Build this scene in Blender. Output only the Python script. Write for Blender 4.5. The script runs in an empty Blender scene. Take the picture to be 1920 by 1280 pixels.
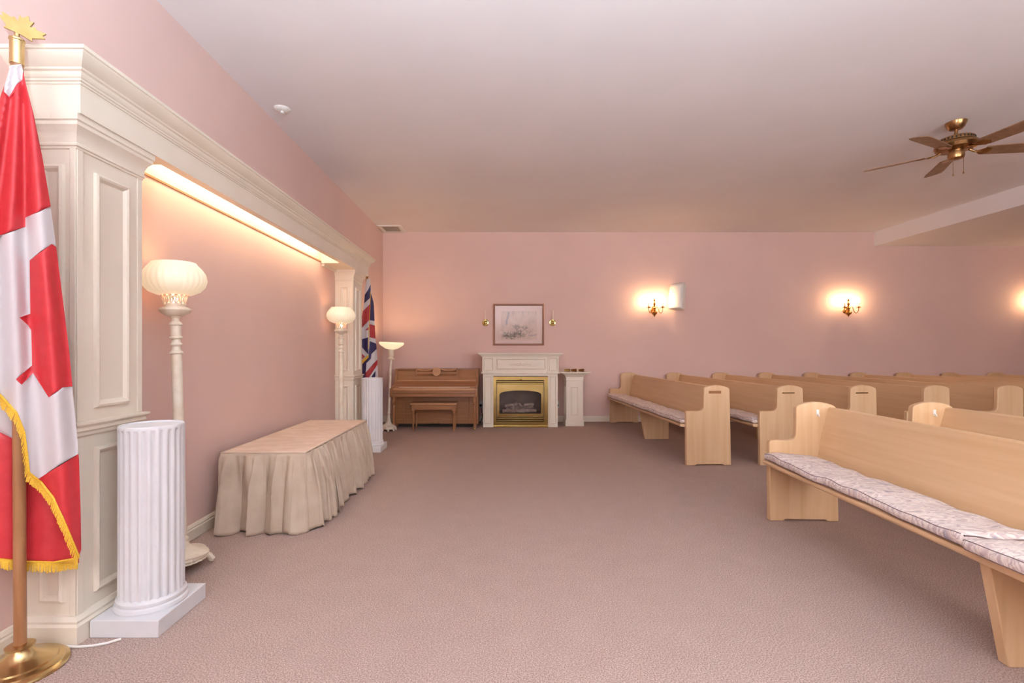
import bpy, bmesh, math, random
from mathutils import Vector, Matrix
from mathutils.geometry import delaunay_2d_cdt
random.seed(7)
R = math.radians
SC = bpy.context.scene
COL = SC.collection

# ------------------------------------------------------------------ camera
F, CX, CY, CH = 907.0, 935.0, 657.0, 1.2          # focal (px), principal point, eye height
cd = bpy.data.cameras.new('camera'); cam = bpy.data.objects.new('camera', cd); COL.objects.link(cam)
cam.location = (0, 0, CH); cam.rotation_euler = (R(90), 0, 0)
cd.sensor_width = 36.0; cd.lens = F / 1920 * 36.0
cd.shift_x = (960 - CX) / 1920; cd.shift_y = (CY - 640) / 1920
cd.clip_start = 0.05; cd.clip_end = 60
SC.camera = cam
# ------------------------------------------------------------------ world, area fills, exposure
w = bpy.data.worlds.new('world'); SC.world = w; w.use_nodes = True
w.node_tree.nodes['Background'].inputs[0].default_value = (0.75, 0.85, 1.0, 1)
w.node_tree.nodes['Background'].inputs[1].default_value = 1.0
SC.view_settings.view_transform = 'Standard'; SC.view_settings.look = 'None'
SC.view_settings.gamma = 1.0; SC.view_settings.use_curve_mapping = False
SC.view_settings.exposure = 0.2
def area(name, loc, rot, sx, sy, energy, color):
    l = bpy.data.lights.new(name, 'AREA'); l.shape = 'RECTANGLE'; l.size = sx; l.size_y = sy
    l.energy = energy; l.color = color
    o = bpy.data.objects.new(name, l); COL.objects.link(o); o.location = loc; o.rotation_euler = rot
    return o
YB, YF = 8.153, -2.0              # wall with the fireplace, wall behind the photographer
XL, XR = -1.95, 10.4              # wall with the columned surround, opposite wall
ZC, ZS, XS = 3.195, 2.96, 6.33    # ceiling, dropped ceiling and where it starts
WINS = [(-1.55, -0.25, 0.75, 2.75), (2.2, 3.8, 0.75, 2.75), (4.4, 6.0, 0.75, 2.75)]  # unseen windows, guessed behind the camera and placed to light the room
WIN_E = [32, 124, 100]
for (x0, x1, z0, z1), e in zip(WINS, WIN_E):      # area fills put in outside the guessed windows
    area('daylight_fill', ((x0+x1)/2, YF-0.22, (z0+z1)/2), (R(90), 0, 0), x1-x0, z1-z0, e, (1.0, 0.97, 0.98))

# ------------------------------------------------------------------ helpers
def lin(r, g, b):
    f = lambda c: (c/255/12.92) if c/255 <= .04045 else ((c/255+.055)/1.055)**2.4
    return (f(r), f(g), f(b), 1)
def at(px, py, Y):                # point at depth Y seen at a pixel
    return ((px-CX)/F*Y, Y, CH-(py-CY)/F*Y)

def node_mat(name):
    m = bpy.data.materials.new(name); m.use_nodes = True
    return m, m.node_tree, m.node_tree.nodes['Principled BSDF']
def mat(name, c, rough=.5, metal=0, c2=None, scale=(8, 8, 8), detail=3, bump=0, bscale=None, coat=0, spec=.5, lo=.35, hi=.65):
    m, t, b = node_mat(name)
    b.inputs['Base Color'].default_value = c; b.inputs['Roughness'].default_value = rough
    b.inputs['Metallic'].default_value = metal; b.inputs['Coat Weight'].default_value = coat
    b.inputs['Specular IOR Level'].default_value = spec
    tc = t.nodes.new('ShaderNodeTexCoord')
    def noise(sc, det):
        mp = t.nodes.new('ShaderNodeMapping'); mp.inputs['Scale'].default_value = sc
        n = t.nodes.new('ShaderNodeTexNoise'); n.inputs['Scale'].default_value = 1; n.inputs['Detail'].default_value = det
        t.links.new(tc.outputs['Object'], mp.inputs[0]); t.links.new(mp.outputs[0], n.inputs['Vector'])
        return n.outputs['Fac']
    if c2:
        r = t.nodes.new('ShaderNodeValToRGB'); r.color_ramp.elements[0].position = lo; r.color_ramp.elements[1].position = hi
        r.color_ramp.elements[0].color = c; r.color_ramp.elements[1].color = c2
        t.links.new(noise(scale, detail), r.inputs[0]); t.links.new(r.outputs[0], b.inputs['Base Color'])
    if bump:
        bp = t.nodes.new('ShaderNodeBump'); bp.inputs['Strength'].default_value = bump; bp.inputs['Distance'].default_value = .004
        t.links.new(noise(bscale or scale, detail), bp.inputs['Height']); t.links.new(bp.outputs[0], b.inputs['Normal'])
    return m
def emit(name, c, s, base=None, mixd=.0):
    m, t, b = node_mat(name)
    b.inputs['Base Color'].default_value = base or c; b.inputs['Roughness'].default_value = .3
    b.inputs['Emission Color'].default_value = c; b.inputs['Emission Strength'].default_value = s
    return m
M = {}
M['pink'] = mat('pink_paint', lin(230, 197, 187), .75, c2=lin(226, 193, 184), scale=(1.5,)*3, bump=.05, bscale=(220,)*3)
M['ceil'] = mat('ceiling_paint', lin(240, 233, 232), .85, c2=lin(237, 229, 228), scale=(1.2,)*3, bump=.08, bscale=(160,)*3)
M['cream'] = mat('cream_paint', lin(240, 229, 212), .45, c2=lin(236, 224, 206), scale=(4,)*3)
M['ivory'] = mat('ivory_enamel', lin(240, 230, 212), .4, c2=lin(228, 212, 190), scale=(14,)*3)
M['white'] = mat('white_plaster', lin(230, 229, 231), .5, c2=lin(225, 224, 226), scale=(6,)*3)
M['plastic'] = mat('white_plastic', lin(240, 236, 230), .4)
M['black'] = mat('black_rubber', lin(22, 20, 20), .6)
M['dark'] = mat('dark_gap', lin(30, 24, 20), .8)
M['brass'] = mat('polished_brass', lin(214, 202, 138), .10, 1, c2=lin(206, 192, 124), scale=(5,)*3)
M['brasss'] = mat('sconce_brass', lin(196, 148, 84), .22, 1, c2=lin(178, 128, 68), scale=(12,)*3)
M['brassd'] = mat('antique_brass', lin(176, 140, 96), .28, 1, c2=lin(150, 112, 72), scale=(14,)*3)
M['brassl'] = mat('dull_gold_leaf', lin(176, 148, 98), .42, 1, c2=lin(160, 130, 80), scale=(20,)*3)
M['brassf'] = mat('flagpole_brass', lin(214, 188, 138), .22, 1, c2=lin(200, 172, 120), scale=(9,)*3)
M['oak_y'] = mat('oak_along_seat', lin(224, 188, 148), .42, c2=lin(213, 173, 130), scale=(26, 1.3, 26), detail=5, bump=.05, lo=.3, hi=.72)
M['oak_z'] = mat('oak_upright', lin(222, 186, 146), .42, c2=lin(210, 170, 127), scale=(26, 26, 1.3), detail=5, bump=.05, lo=.3, hi=.72)
M['walnut'] = mat('walnut_veneer', lin(168, 118, 80), .28, c2=lin(150, 100, 64), scale=(2, 30, 34), detail=5, lo=.3, hi=.7, coat=.2)
M['walnut_z'] = mat('walnut_upright', lin(168, 118, 80), .28, c2=lin(150, 100, 64), scale=(34, 34, 2.5), detail=5, lo=.3, hi=.7, coat=.2)
M['pole'] = mat('varnished_pole_wood', lin(172, 122, 82), .35, c2=lin(146, 98, 62), scale=(40, 40, 3), detail=4)
M['blade'] = mat('fan_blade_wood', lin(150, 112, 84), .5, c2=lin(128, 92, 66), scale=(18, 18, 18), detail=3)
M['red'] = mat('red_flag_cloth', lin(200, 50, 56), .5, c2=lin(194, 42, 50), scale=(30,)*3)
M['wht'] = mat('white_flag_cloth', lin(212, 204, 205), .55)
M['navy'] = mat('navy_flag_cloth', lin(50, 38, 84), .6)
M['ured'] = mat('dull_red_flag_cloth', lin(178, 52, 52), .6)
M['gold'] = mat('gold_fringe', lin(238, 194, 60), .6, c2=lin(222, 170, 40), scale=(200,)*3)
M['taupe'] = mat('taupe_velveteen', lin(196, 176, 156), .85, c2=lin(186, 165, 145), scale=(9,)*3, detail=5, bump=.06, bscale=(90,)*3)
M['taupetop'] = mat('taupe_tabletop_cloth', lin(222, 198, 180), .85, c2=lin(210, 182, 162), scale=(7, 12, 7), detail=5)
M['pipe'] = mat('cushion_piping', lin(112, 92, 92), .8)
M['plaque'] = mat('brown_name_plate', lin(150, 98, 56), .4, .3)
M['soot'] = mat('firebox_lining', lin(150, 132, 126), .8, c2=lin(136, 118, 112), scale=(6,)*3)
M['log'] = mat('ceramic_log', lin(226, 206, 198), .85, c2=lin(176, 150, 142), scale=(22,)*3, detail=4)
M['mat'] = mat('picture_mount', lin(236, 206, 194), .7)
M['print'] = mat('picture_print', lin(230, 202, 186), .7, c2=lin(218, 188, 172), scale=(9,)*3)
M['leafink'] = mat('print_leaf_ink', lin(164, 148, 132), .8)
M['trunkink'] = mat('print_trunk_ink', lin(176, 162, 168), .8)
M['frame'] = mat('silver_bronze_frame', lin(186, 150, 134), .35, .6)
M['walnutl'] = mat('lightened_walnut', lin(200, 152, 112), .35, c2=lin(188, 138, 98), scale=(3, 20, 20))  # lightened walnut; puts the highlights of ledges and rails into the colour
M['brown'] = mat('brown_wood_strip', lin(176, 112, 66), .5)
M['candle'] = mat('ivory_candle', lin(246, 226, 210), .5)
M['shade'] = emit('lit_alabaster_shade', (1.0, .78, .50, 1), .40, (.75, .68, .55, 1))
M['bowl'] = emit('lit_glass_bowl', (1.0, .82, .50, 1), .7, (.7, .62, .45, 1))
M['bulb'] = emit('lit_candle_bulb', (1.0, .66, .34, 1), 240)
M['lampbulb'] = emit('lit_lamp_bulb', (1.0, .62, .32, 1), 14)
M['torchbulb'] = emit('lit_bowl_lamp_bulb', (1.0, .68, .36, 1), 310)
M['nightbulb'] = emit('lit_small_red_bulb', (1.0, .26, .13, 1), 50)
M['tube'] = emit('lit_fluorescent_tube', (1.0, .85, .62, 1), 20)
M['upbulb'] = emit('flash_stand_in_bulb', (.66, .85, 1.0, 1), 9800)  # added source, stands in for the ceiling-bounced flash
M['upbowl'] = emit('flash_stand_in_bowl', (1.0, .97, 1.0, 1), 1.5, (.8, .8, .8, 1))  # glowing bowl of the added flash stand-in
def glass(name, alpha=.1, tint=(1, 1, 1, 1), rough=.02):
    m = bpy.data.materials.new(name); m.use_nodes = True; t = m.node_tree
    t.nodes.clear(); o = t.nodes.new('ShaderNodeOutputMaterial'); mx = t.nodes.new('ShaderNodeMixShader')
    tr = t.nodes.new('ShaderNodeBsdfTransparent'); tr.inputs[0].default_value = tint
    gl = t.nodes.new('ShaderNodeBsdfGlossy'); gl.inputs['Roughness'].default_value = rough
    fr = t.nodes.new('ShaderNodeFresnel'); fr.inputs[0].default_value = 1.45
    t.links.new(fr.outputs[0], mx.inputs[0]); t.links.new(tr.outputs[0], mx.inputs[1]); t.links.new(gl.outputs[0], mx.inputs[2])
    t.links.new(mx.outputs[0], o.inputs[0]); return m
M['glass'] = glass('window_glass')
M['pglass'] = glass('picture_glass')
M['fglass'] = glass('smoked_fireplace_glass', tint=(.86, .85, .84, 1))
def carpet():
    m, t, b = node_mat('mauve_carpet'); b.inputs['Roughness'].default_value = .95; b.inputs['Specular IOR Level'].default_value = .1
    tc = t.nodes.new('ShaderNodeTexCoord')
    def nz(s, d):
        n = t.nodes.new('ShaderNodeTexNoise'); n.inputs['Scale'].default_value = s; n.inputs['Detail'].default_value = d
        t.links.new(tc.outputs['Object'], n.inputs['Vector']); return n
    n1, n2, n3 = nz(190, 3), nz(7, 4), nz(420, 2)
    r = t.nodes.new('ShaderNodeValToRGB'); e = r.color_ramp.elements
    e[0].position = .32; e[0].color = lin(134, 112, 105); e[1].position = .68; e[1].color = lin(208, 183, 173)
    x = e.new(.5); x.color = lin(173, 148, 138)
    t.links.new(n1.outputs[0], r.inputs[0])
    mx = t.nodes.new('ShaderNodeMix'); mx.data_type = 'RGBA'; mx.blend_type = 'MULTIPLY'; mx.inputs[0].default_value = .22
    r2 = t.nodes.new('ShaderNodeValToRGB'); r2.color_ramp.elements[0].color = (.82, .80, .80, 1); r2.color_ramp.elements[1].color = (1, 1, 1, 1)
    r2.color_ramp.elements[0].position = .35; r2.color_ramp.elements[1].position = .65
    t.links.new(n2.outputs[0], r2.inputs[0]); t.links.new(r.outputs[0], mx.inputs[6]); t.links.new(r2.outputs[0], mx.inputs[7])
    t.links.new(mx.outputs[2], b.inputs['Base Color'])
    bp = t.nodes.new('ShaderNodeBump'); bp.inputs['Strength'].default_value = .12; bp.inputs['Distance'].default_value = .004
    t.links.new(n3.outputs[0], bp.inputs['Height']); t.links.new(bp.outputs[0], b.inputs['Normal']); return m
M['carpet'] = carpet()
def cushion_mat():
    m, t, b = node_mat('patchwork_cushion_print'); b.inputs['Roughness'].default_value = .8
    tc = t.nodes.new('ShaderNodeTexCoord'); mp = t.nodes.new('ShaderNodeMapping'); mp.inputs['Scale'].default_value = (9, 24, 14)
    v = t.nodes.new('ShaderNodeTexNoise'); v.inputs['Scale'].default_value = 1.0; v.inputs['Detail'].default_value = 3.5; v.inputs['Distortion'].default_value = .8
    t.links.new(tc.outputs['Object'], mp.inputs[0]); t.links.new(mp.outputs[0], v.inputs['Vector'])
    r = t.nodes.new('ShaderNodeValToRGB'); e = r.color_ramp.elements
    cols = [lin(166, 158, 168), lin(214, 190, 182), lin(240, 226, 214), lin(196, 172, 170), lin(242, 230, 220), lin(222, 196, 188)]
    e[0].position = .28; e[0].color = cols[0]; e[1].position = .38; e[1].color = cols[1]
    for i, c in enumerate(cols[2:]): x = e.new(.46+.075*i); x.color = c
    n = t.nodes.new('ShaderNodeTexNoise'); n.inputs['Scale'].default_value = 90; n.inputs['Detail'].default_value = 2
    t.links.new(tc.outputs['Object'], n.inputs['Vector'])
    mx = t.nodes.new('ShaderNodeMix'); mx.data_type = 'RGBA'; mx.blend_type = 'MULTIPLY'; mx.inputs[0].default_value = .25
    t.links.new(v.outputs[0], r.inputs[0]); t.links.new(r.outputs[0], mx.inputs[6]); t.links.new(n.outputs[0], mx.inputs[7])
    hs = t.nodes.new('ShaderNodeHueSaturation'); hs.inputs['Saturation'].default_value = .95; hs.inputs['Value'].default_value = 1.12
    t.links.new(mx.outputs[2], hs.inputs['Color']); t.links.new(hs.outputs[0], b.inputs['Base Color'])
    return m
M['cush'] = cushion_mat()

class MB:                                  # collects shapes into one mesh
    def __init__(s): s.v = []; s.f = []; s.mi = []; s.cur = 0; s.T = None
    def add(s, vs, fs):
        o = len(s.v)
        s.v += [tuple(s.T @ Vector(p)) if s.T else tuple(p) for p in vs]
        s.f += [tuple(i+o for i in f) for f in fs]; s.mi += [s.cur]*len(fs); return s
    def box(s, x0, x1, y0, y1, z0, z1):
        return s.add([(x, y, z) for z in (z0, z1) for y in (y0, y1) for x in (x0, x1)],
                     [(0, 2, 3, 1), (4, 5, 7, 6), (0, 1, 5, 4), (2, 6, 7, 3), (0, 4, 6, 2), (1, 3, 7, 5)])
    def prism(s, poly, fn, d0, d1):        # poly in 2D, fn(a,b,d) -> xyz
        n = len(poly)
        return s.add([fn(a, b, d0) for a, b in poly]+[fn(a, b, d1) for a, b in poly],
                     [tuple(range(n))[::-1], tuple(range(n, 2*n))]+[(i, (i+1) % n, n+(i+1) % n, n+i) for i in range(n)])
    def lathe(s, prof, seg=24, c=(0, 0, 0), mod=None, cap=True):
        vs = []; fs = []; n = len(prof)
        for k in range(seg):
            a = 2*math.pi*k/seg
            for r, z in prof:
                rr = r*(mod(a, z) if mod else 1)
                vs.append((c[0]+rr*math.cos(a), c[1]+rr*math.sin(a), c[2]+z))
        for k in range(seg):
            k2 = (k+1) % seg
            for i in range(n-1): fs.append((k*n+i, k2*n+i, k2*n+i+1, k*n+i+1))
        if cap:
            if prof[0][0] > 1e-6: fs.append(tuple(k*n for k in range(seg))[::-1])
            if prof[-1][0] > 1e-6: fs.append(tuple(k*n+n-1 for k in range(seg)))
        return s.add(vs, fs)
    def tube(s, path, r, seg=8):
        P = [Vector(p) for p in path]; n = len(P); rr = r if isinstance(r, (list, tuple)) else [r]*n
        vs = []; fs = []; up = None
        for i, p in enumerate(P):
            d = (P[min(i+1, n-1)]-P[max(i-1, 0)]).normalized()
            if up is None: up = Vector((0, 0, 1)) if abs(d.z) < .9 else Vector((1, 0, 0))
            a = (up - d*up.dot(d)).normalized(); b = d.cross(a); up = a
            for k in range(seg):
                t = 2*math.pi*k/seg; vs.append(p+(a*math.cos(t)+b*math.sin(t))*rr[i])
        for i in range(n-1):
            for k in range(seg):
                k2 = (k+1) % seg; fs.append((i*seg+k, i*seg+k2, (i+1)*seg+k2, (i+1)*seg+k))
        fs += [tuple(range(seg))[::-1], tuple((n-1)*seg+k for k in range(seg))]
        return s.add(vs, fs)
    def sweep(s, path, prof, closed=False, caps=True):   # path in XY, prof (outward offset, z); outward = right of travel
        P = [Vector(p) for p in path]; n = len(P); m = len(prof); vs = []; fs = []
        for i in range(n):
            ds = []
            if closed or i > 0: ds.append((P[i]-P[i-1]).normalized())
            if closed or i < n-1: ds.append((P[(i+1) % n]-P[i]).normalized())
            ns = [Vector((d.y, -d.x)) for d in ds]
            if len(ns) == 2: b = (ns[0]+ns[1]); b = b/(1+ns[0].dot(ns[1]))
            else: b = ns[0]
            for o, z in prof: q = P[i]+b*o; vs.append((q.x, q.y, z))
        for i in range(n if closed else n-1):
            j = (i+1) % n
            for k in range(m-1): fs.append((i*m+k, j*m+k, j*m+k+1, i*m+k+1))
        if not closed and caps: fs += [tuple(range(m)), tuple((n-1)*m+k for k in range(m))[::-1]]
        return s.add(vs, fs)
    def frame(s, a0, a1, b0, b1, prof, fn):             # mitred rectangular moulding; prof (inset, height)
        m = len(prof); vs = []; fs = []
        for ca, cb in ((0, 0), (1, 0), (1, 1), (0, 1)):
            for o, h in prof:
                vs.append(fn(a1-o if ca else a0+o, b1-o if cb else b0+o, h))
        for i in range(4):
            j = (i+1) % 4
            for k in range(m-1): fs.append((i*m+k, j*m+k, j*m+k+1, i*m+k+1))
        return s.add(vs, fs)
    def grid(s, fn, nu, nv, closed=False):
        vs = [fn(i/(nu-(0 if closed else 1)), j/(nv-1)) for i in range(nu) for j in range(nv)]
        return s.add(vs, [(i*nv+j, ((i+1) % nu)*nv+j, ((i+1) % nu)*nv+j+1, i*nv+j+1) for i in range(nu if closed else nu-1) for j in range(nv-1)])
    def build(s, name, m, parent=None, loc=None, bevel=0, smooth=35, local=False, solid=0):
        me = bpy.data.meshes.new(name)
        off = Vector((0, 0, 0))
        if loc: off = Vector(loc)
        elif parent and not local:
            p = parent
            while p.parent: p = p.parent
            off = p.location
        me.from_pydata([tuple(Vector(v)-off) for v in s.v], [], s.f)
        for mm in (m if isinstance(m, (list, tuple)) else [m]): me.materials.append(M[mm])
        me.polygons.foreach_set('material_index', s.mi)
        bm = bmesh.new(); bm.from_mesh(me)
        bmesh.ops.recalc_face_normals(bm, faces=bm.faces); bm.to_mesh(me); bm.free()
        if smooth:
            me.polygons.foreach_set('use_smooth', [True]*len(me.polygons)); me.set_sharp_from_angle(angle=R(smooth))
        o = bpy.data.objects.new(name, me); COL.objects.link(o)
        if parent: o.parent = parent
        if loc: o.location = loc
        if solid:
            q = o.modifiers.new('thickness', 'SOLIDIFY'); q.thickness = solid; q.offset = 0
        if bevel:
            b = o.modifiers.new('bevel', 'BEVEL'); b.width = bevel; b.segments = 2; b.limit_method = 'ANGLE'; b.angle_limit = R(40)
        return o
def tag(o, label, cat, group=None):
    o['label'] = label; o['category'] = cat
    if group: o['group'] = group
    return o
def thing(name, label, cat, loc=(0, 0, 0), rz=0, group=None):
    o = bpy.data.objects.new(name, None); COL.objects.link(o); o.empty_display_size = .1
    o.location = loc; o.rotation_euler = (0, 0, rz); return tag(o, label, cat, group)
def struct(o): o['kind'] = 'structure'; return o
def dup(o, parent=None):
    c = o.copy(); COL.objects.link(c); c.parent = parent
    for ch in list(o.children): dup(ch, c)
    return c
XYZ = lambda a, b, d: (a, b, d)
XZ = lambda a, b, d: (a, d, b)        # a=x, b=z, d=y
YZ = lambda a, b, d: (d, a, b)        # a=y, b=z, d=x
def inside(p, poly):
    x, y = p; c = False; n = len(poly)
    for i in range(n):
        (x1, y1), (x2, y2) = poly[i], poly[i-1]
        if (y1 > y) != (y2 > y) and x < (x2-x1)*(y-y1)/(y2-y1)+x1: c = not c
    return c
def cdt(outline, shapes, step):       # constrained triangulation of an outline with inner outlines; returns verts, tris
    vs = []; es = []
    for poly in [outline]+shapes:
        n = len(poly); o = len(vs)
        vs += [Vector(p) for p in poly]; es += [(o+i, o+(i+1) % n) for i in range(n)]
    xs = [p[0] for p in outline]; ys = [p[1] for p in outline]
    if step:
        y = min(ys); k = 0
        while y < max(ys):
            x = min(xs)+(step/2 if k % 2 else 0)
            while x < max(xs):
                if inside((x, y), outline): vs.append(Vector((x, y)))
                x += step
            y += step*.87; k += 1
    r = delaunay_2d_cdt(vs, es, [], 0, 1e-6)
    V = [(p.x, p.y) for p in r[0]]; T = []
    for f in r[2]:
        cx = sum(V[i][0] for i in f)/3; cy = sum(V[i][1] for i in f)/3
        if inside((cx, cy), outline): T.append((tuple(f), (cx, cy)))
    return V, T

# ------------------------------------------------------------------ the room
b = MB().box(XL-.15, XR+.15, YF-.15, YB+.15, -.1, 0); struct(b.build('floor', 'carpet'))
b = MB().box(XL-.15, XS, YF-.15, YB+.15, ZC, ZC+.1); struct(b.build('ceiling', 'ceil'))
b = MB().box(XS, XR+.15, YF-.15, YB+.15, ZS, ZC+.1); struct(b.build('ceiling_dropped', 'ceil'))
b = MB().box(XL-.15, XL, YF-.15, YB+.15, 0, ZC); struct(b.build('wall_left', 'pink'))
b = MB().box(XL, XR, YB, YB+.15, 0, ZC); struct(b.build('wall_back', 'pink'))
b = MB().box(XR, XR+.15, YF-.15, YB+.15, 0, ZC); struct(b.build('wall_right', 'pink'))
b = MB(); xs = [XL]+[q for wd in WINS for q in wd[:2]]+[XR]
for i in range(0, len(xs), 2): b.box(xs[i], xs[i+1], YF-.15, YF, 0, ZC)
for x0, x1, z0, z1 in WINS: b.box(x0, x1, YF-.15, YF, 0, z0); b.box(x0, x1, YF-.15, YF, z1, ZC)
struct(b.build('wall_front', 'pink'))
for i, (x0, x1, z0, z1) in enumerate(WINS):
    b = MB().frame(x0-.07, x1+.07, z0-.07, z1+.07, [(0, YF), (0, YF+.025), (.06, YF+.02), (.07, YF)], XZ)
    b.frame(x0, x1, z0, z1, [(0, YF-.12), (0, YF-.05), (.05, YF-.05), (.05, YF-.12)], XZ)
    b.box((x0+x1)/2-.02, (x0+x1)/2+.02, YF-.11, YF-.06, z0+.05, z1-.05)
    wo = struct(b.build('window_%d' % (i+1), 'cream'))
    MB().box(x0+.05, x1-.05, YF-.09, YF-.084, z0+.05, z1-.05).build('pane', 'glass', wo)
PY0, PY1, PY2, PY3, PXF = 1.99, 2.352, 5.77, 6.132, -1.738   # the two pilasters of the surround
base_prof = [(0, .004), (.016, .004), (.016, .066), (.010, .074), (.013, .080), (.005, .098), (0, .1)]
for nm, path in (('baseboard_left', [(XL, YF), (XL, PY0)]), ('baseboard_alcove', [(XL, PY1), (XL, PY2)]),
                 ('baseboard_corner', [(XL, PY3), (XL, YB)]), ('baseboard_back', [(XL, YB), (XR, YB)]),
                 ('baseboard_right', [(XR, YB), (XR, YF)]), ('baseboard_front', [(XR, YF), (XL, YF)])):
    struct(MB().sweep(path, base_prof).build(nm, 'cream', smooth=20))

# ------------------------------------------------------------------ columned surround on the left wall
sur = thing('wall_surround', 'cream panelled surround with two pilasters and a long cornice on the pink wall', 'surround', (XL, (PY0+PY3)/2, 0))
PAN = [(0, 0), (.003, .012), (.012, .016), (.02, .012), (.026, .004), (.03, 0)]
def pilaster(y0, y1):
    p = MB().box(XL, PXF, y0, y1, 0, 2.16).build('pilaster', 'cream', sur)
    path = [(XL, y0), (PXF, y0), (PXF, y1), (XL, y1)]
    MB().sweep(path, [(0, 0), (.024, 0), (.024, .072), (.016, .082), (.018, .092), (.006, .108), (0, .11)]).build('plinth', 'cream', p, smooth=20)
    MB().sweep(path, [(0, .838), (.008, .846), (.008, .858), (.016, .866), (.012, .880), (.026, .892), (.026, .902), (0, .904)]).build('waist_moulding', 'cream', p, smooth=20)
    MB().sweep(path, [(0, 2.028), (.006, 2.030), (.006, 2.038), (.012, 2.041), (.012, 2.05), (.008, 2.054), (.010, 2.075), (.020, 2.100), (.034, 2.116), (.034, 2.13), (.04, 2.135), (.04, 2.16), (0, 2.16)]).build('capital', 'cream', p, smooth=20)
    ym, yt = y0+.085, y1-.085
    fx = lambda a, c, h: (PXF+h, a, c)
    fn = lambda a, c, h: (a, y0-h, c)
    ff = lambda a, c, h: (a, y1+h, c)
    for z0, z1 in ((.955, 1.965), (.165, .785)):
        MB().frame(ym, yt, z0, z1, PAN, fx).build('panel_moulding', 'cream', p, smooth=20)
        MB().frame(XL+.065, PXF-.045, z0, z1, PAN, fn).build('panel_moulding', 'cream', p, smooth=20)
        MB().frame(XL+.065, PXF-.045, z0, z1, PAN, ff).build('panel_moulding', 'cream', p, smooth=20)
    for z0, z1 in ((.905, 2.03), (.11, .838)):
        for a in (y0, y1-.03): MB().box(PXF, PXF+.005, a, a+.03, z0, z1).build('edge_strip', 'cream', p, bevel=.002)
        MB().box(PXF-.024, PXF, y0-.005, y0, z0, z1).build('edge_strip', 'cream', p, bevel=.002)
pilaster(PY0, PY1); pilaster(PY2, PY3)
EX, EY0, EY1, SX = -1.69, 1.955, 6.275, -1.745
SLY0, SLY1 = 2.5, 5.3
b = MB().box(SX, EX, EY0, EY1, 2.16, 2.30).box(XL, SX, EY0, SLY0, 2.16, 2.30).box(XL, SX, SLY1, EY1, 2.16, 2.30)
ent = b.build('fascia', 'cream', sur)
crown = [(0, 2.276), (.005, 2.276), (.005, 2.284), (.011, 2.286), (.011, 2.294), (.016, 2.298), (.020, 2.306), (.020, 2.318), (.029, 2.322),
         (.029, 2.330), (.034, 2.334), (.050, 2.344), (.066, 2.362), (.070, 2.368), (.070, 2.374), (.078, 2.376), (.078, 2.390), (-.03, 2.390)]
MB().sweep([(XL, EY0), (EX, EY0), (EX, EY1), (XL, EY1)], crown).build('cornice', 'cream', sur, smooth=20)
MB().box(XL, EX+.02, EY0-.02, EY1+.02, 2.37, 2.388).build('top_board', 'cream', sur)
MB().box(XL+.0005, XL+.008, SLY0, PY2, 2.168, 2.18).build('trim_strip', 'brown', sur)
MB().box(XL, XL+.03, SLY1+.03, PY2, 2.13, 2.16).build('corner_block', 'cream', sur)
fl = thing('strip_light', 'lit fluorescent strip light hidden behind the long cornice', 'light', (-1.84, 3.9, 2.33))
MB().box(-1.875, -1.795, SLY0+.05, SLY1-.05, 2.335, 2.368).build('fixture_body', 'plastic', fl)
for ya, yb in ((SLY0+.06, 3.88), (3.92, SLY1-.06)):
    MB().tube([(-1.835, ya, 2.318), (-1.835, yb, 2.318)], .013, 10).build('tube', 'tube', fl)

# ------------------------------------------------------------------ ceiling sprinkler, vent
c = at(529, 204, 0); Y = F*(ZC-CH)/(CY-204); c = at(529, 204, Y)
sp = thing('ceiling_sprinkler', 'small round white sprinkler plate on the ceiling', 'sprinkler', (c[0], c[1], ZC))
MB().lathe([(.066, 0), (.066, -.004), (.055, -.014), (.03, -.02), (0, -.021)], 28).build('plate', 'plastic', sp, local=True)
MB().lathe([(.012, -.02), (.012, -.03), (.008, -.034), (.017, -.036), (.017, -.039), (0, -.04)], 12).build('nozzle', 'plastic', sp, local=True)
v = thing('ceiling_vent', 'white louvred air vent on the ceiling in the corner', 'vent', (-1.755, 7.915, ZC))
VX0, VX1, VY0, VY1 = -1.94, -1.555, 7.69, 8.14
MB().frame(VX0, VX1, VY0, VY1, [(0, ZC), (0, ZC-.008), (.012, ZC-.016), (.06, ZC-.012), (.06, ZC)], XYZ).build('frame', 'plastic', v)
MB().box(VX0+.06, VX1-.06, VY0+.06, VY1-.06, ZC-.003, ZC-.001).build('backing', 'soot', v)
n = 13
for i in range(n):
    x = VX0+.07+(VX1-VX0-.14)*i/(n-1)
    MB().add([(x-.009, VY0+.06, ZC-.004), (x-.009, VY1-.06, ZC-.004), (x+.005, VY1-.06, ZC-.014), (x+.005, VY0+.06, ZC-.014),
              (x-.006, VY0+.06, ZC-.003), (x-.006, VY1-.06, ZC-.003), (x+.008, VY1-.06, ZC-.013), (x+.008, VY0+.06, ZC-.013)],
             [(0, 1, 2, 3), (7, 6, 5, 4), (0, 4, 5, 1), (3, 2, 6, 7), (0, 3, 7, 4), (1, 5, 6, 2)]).build('slat', 'plastic', v)

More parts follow.
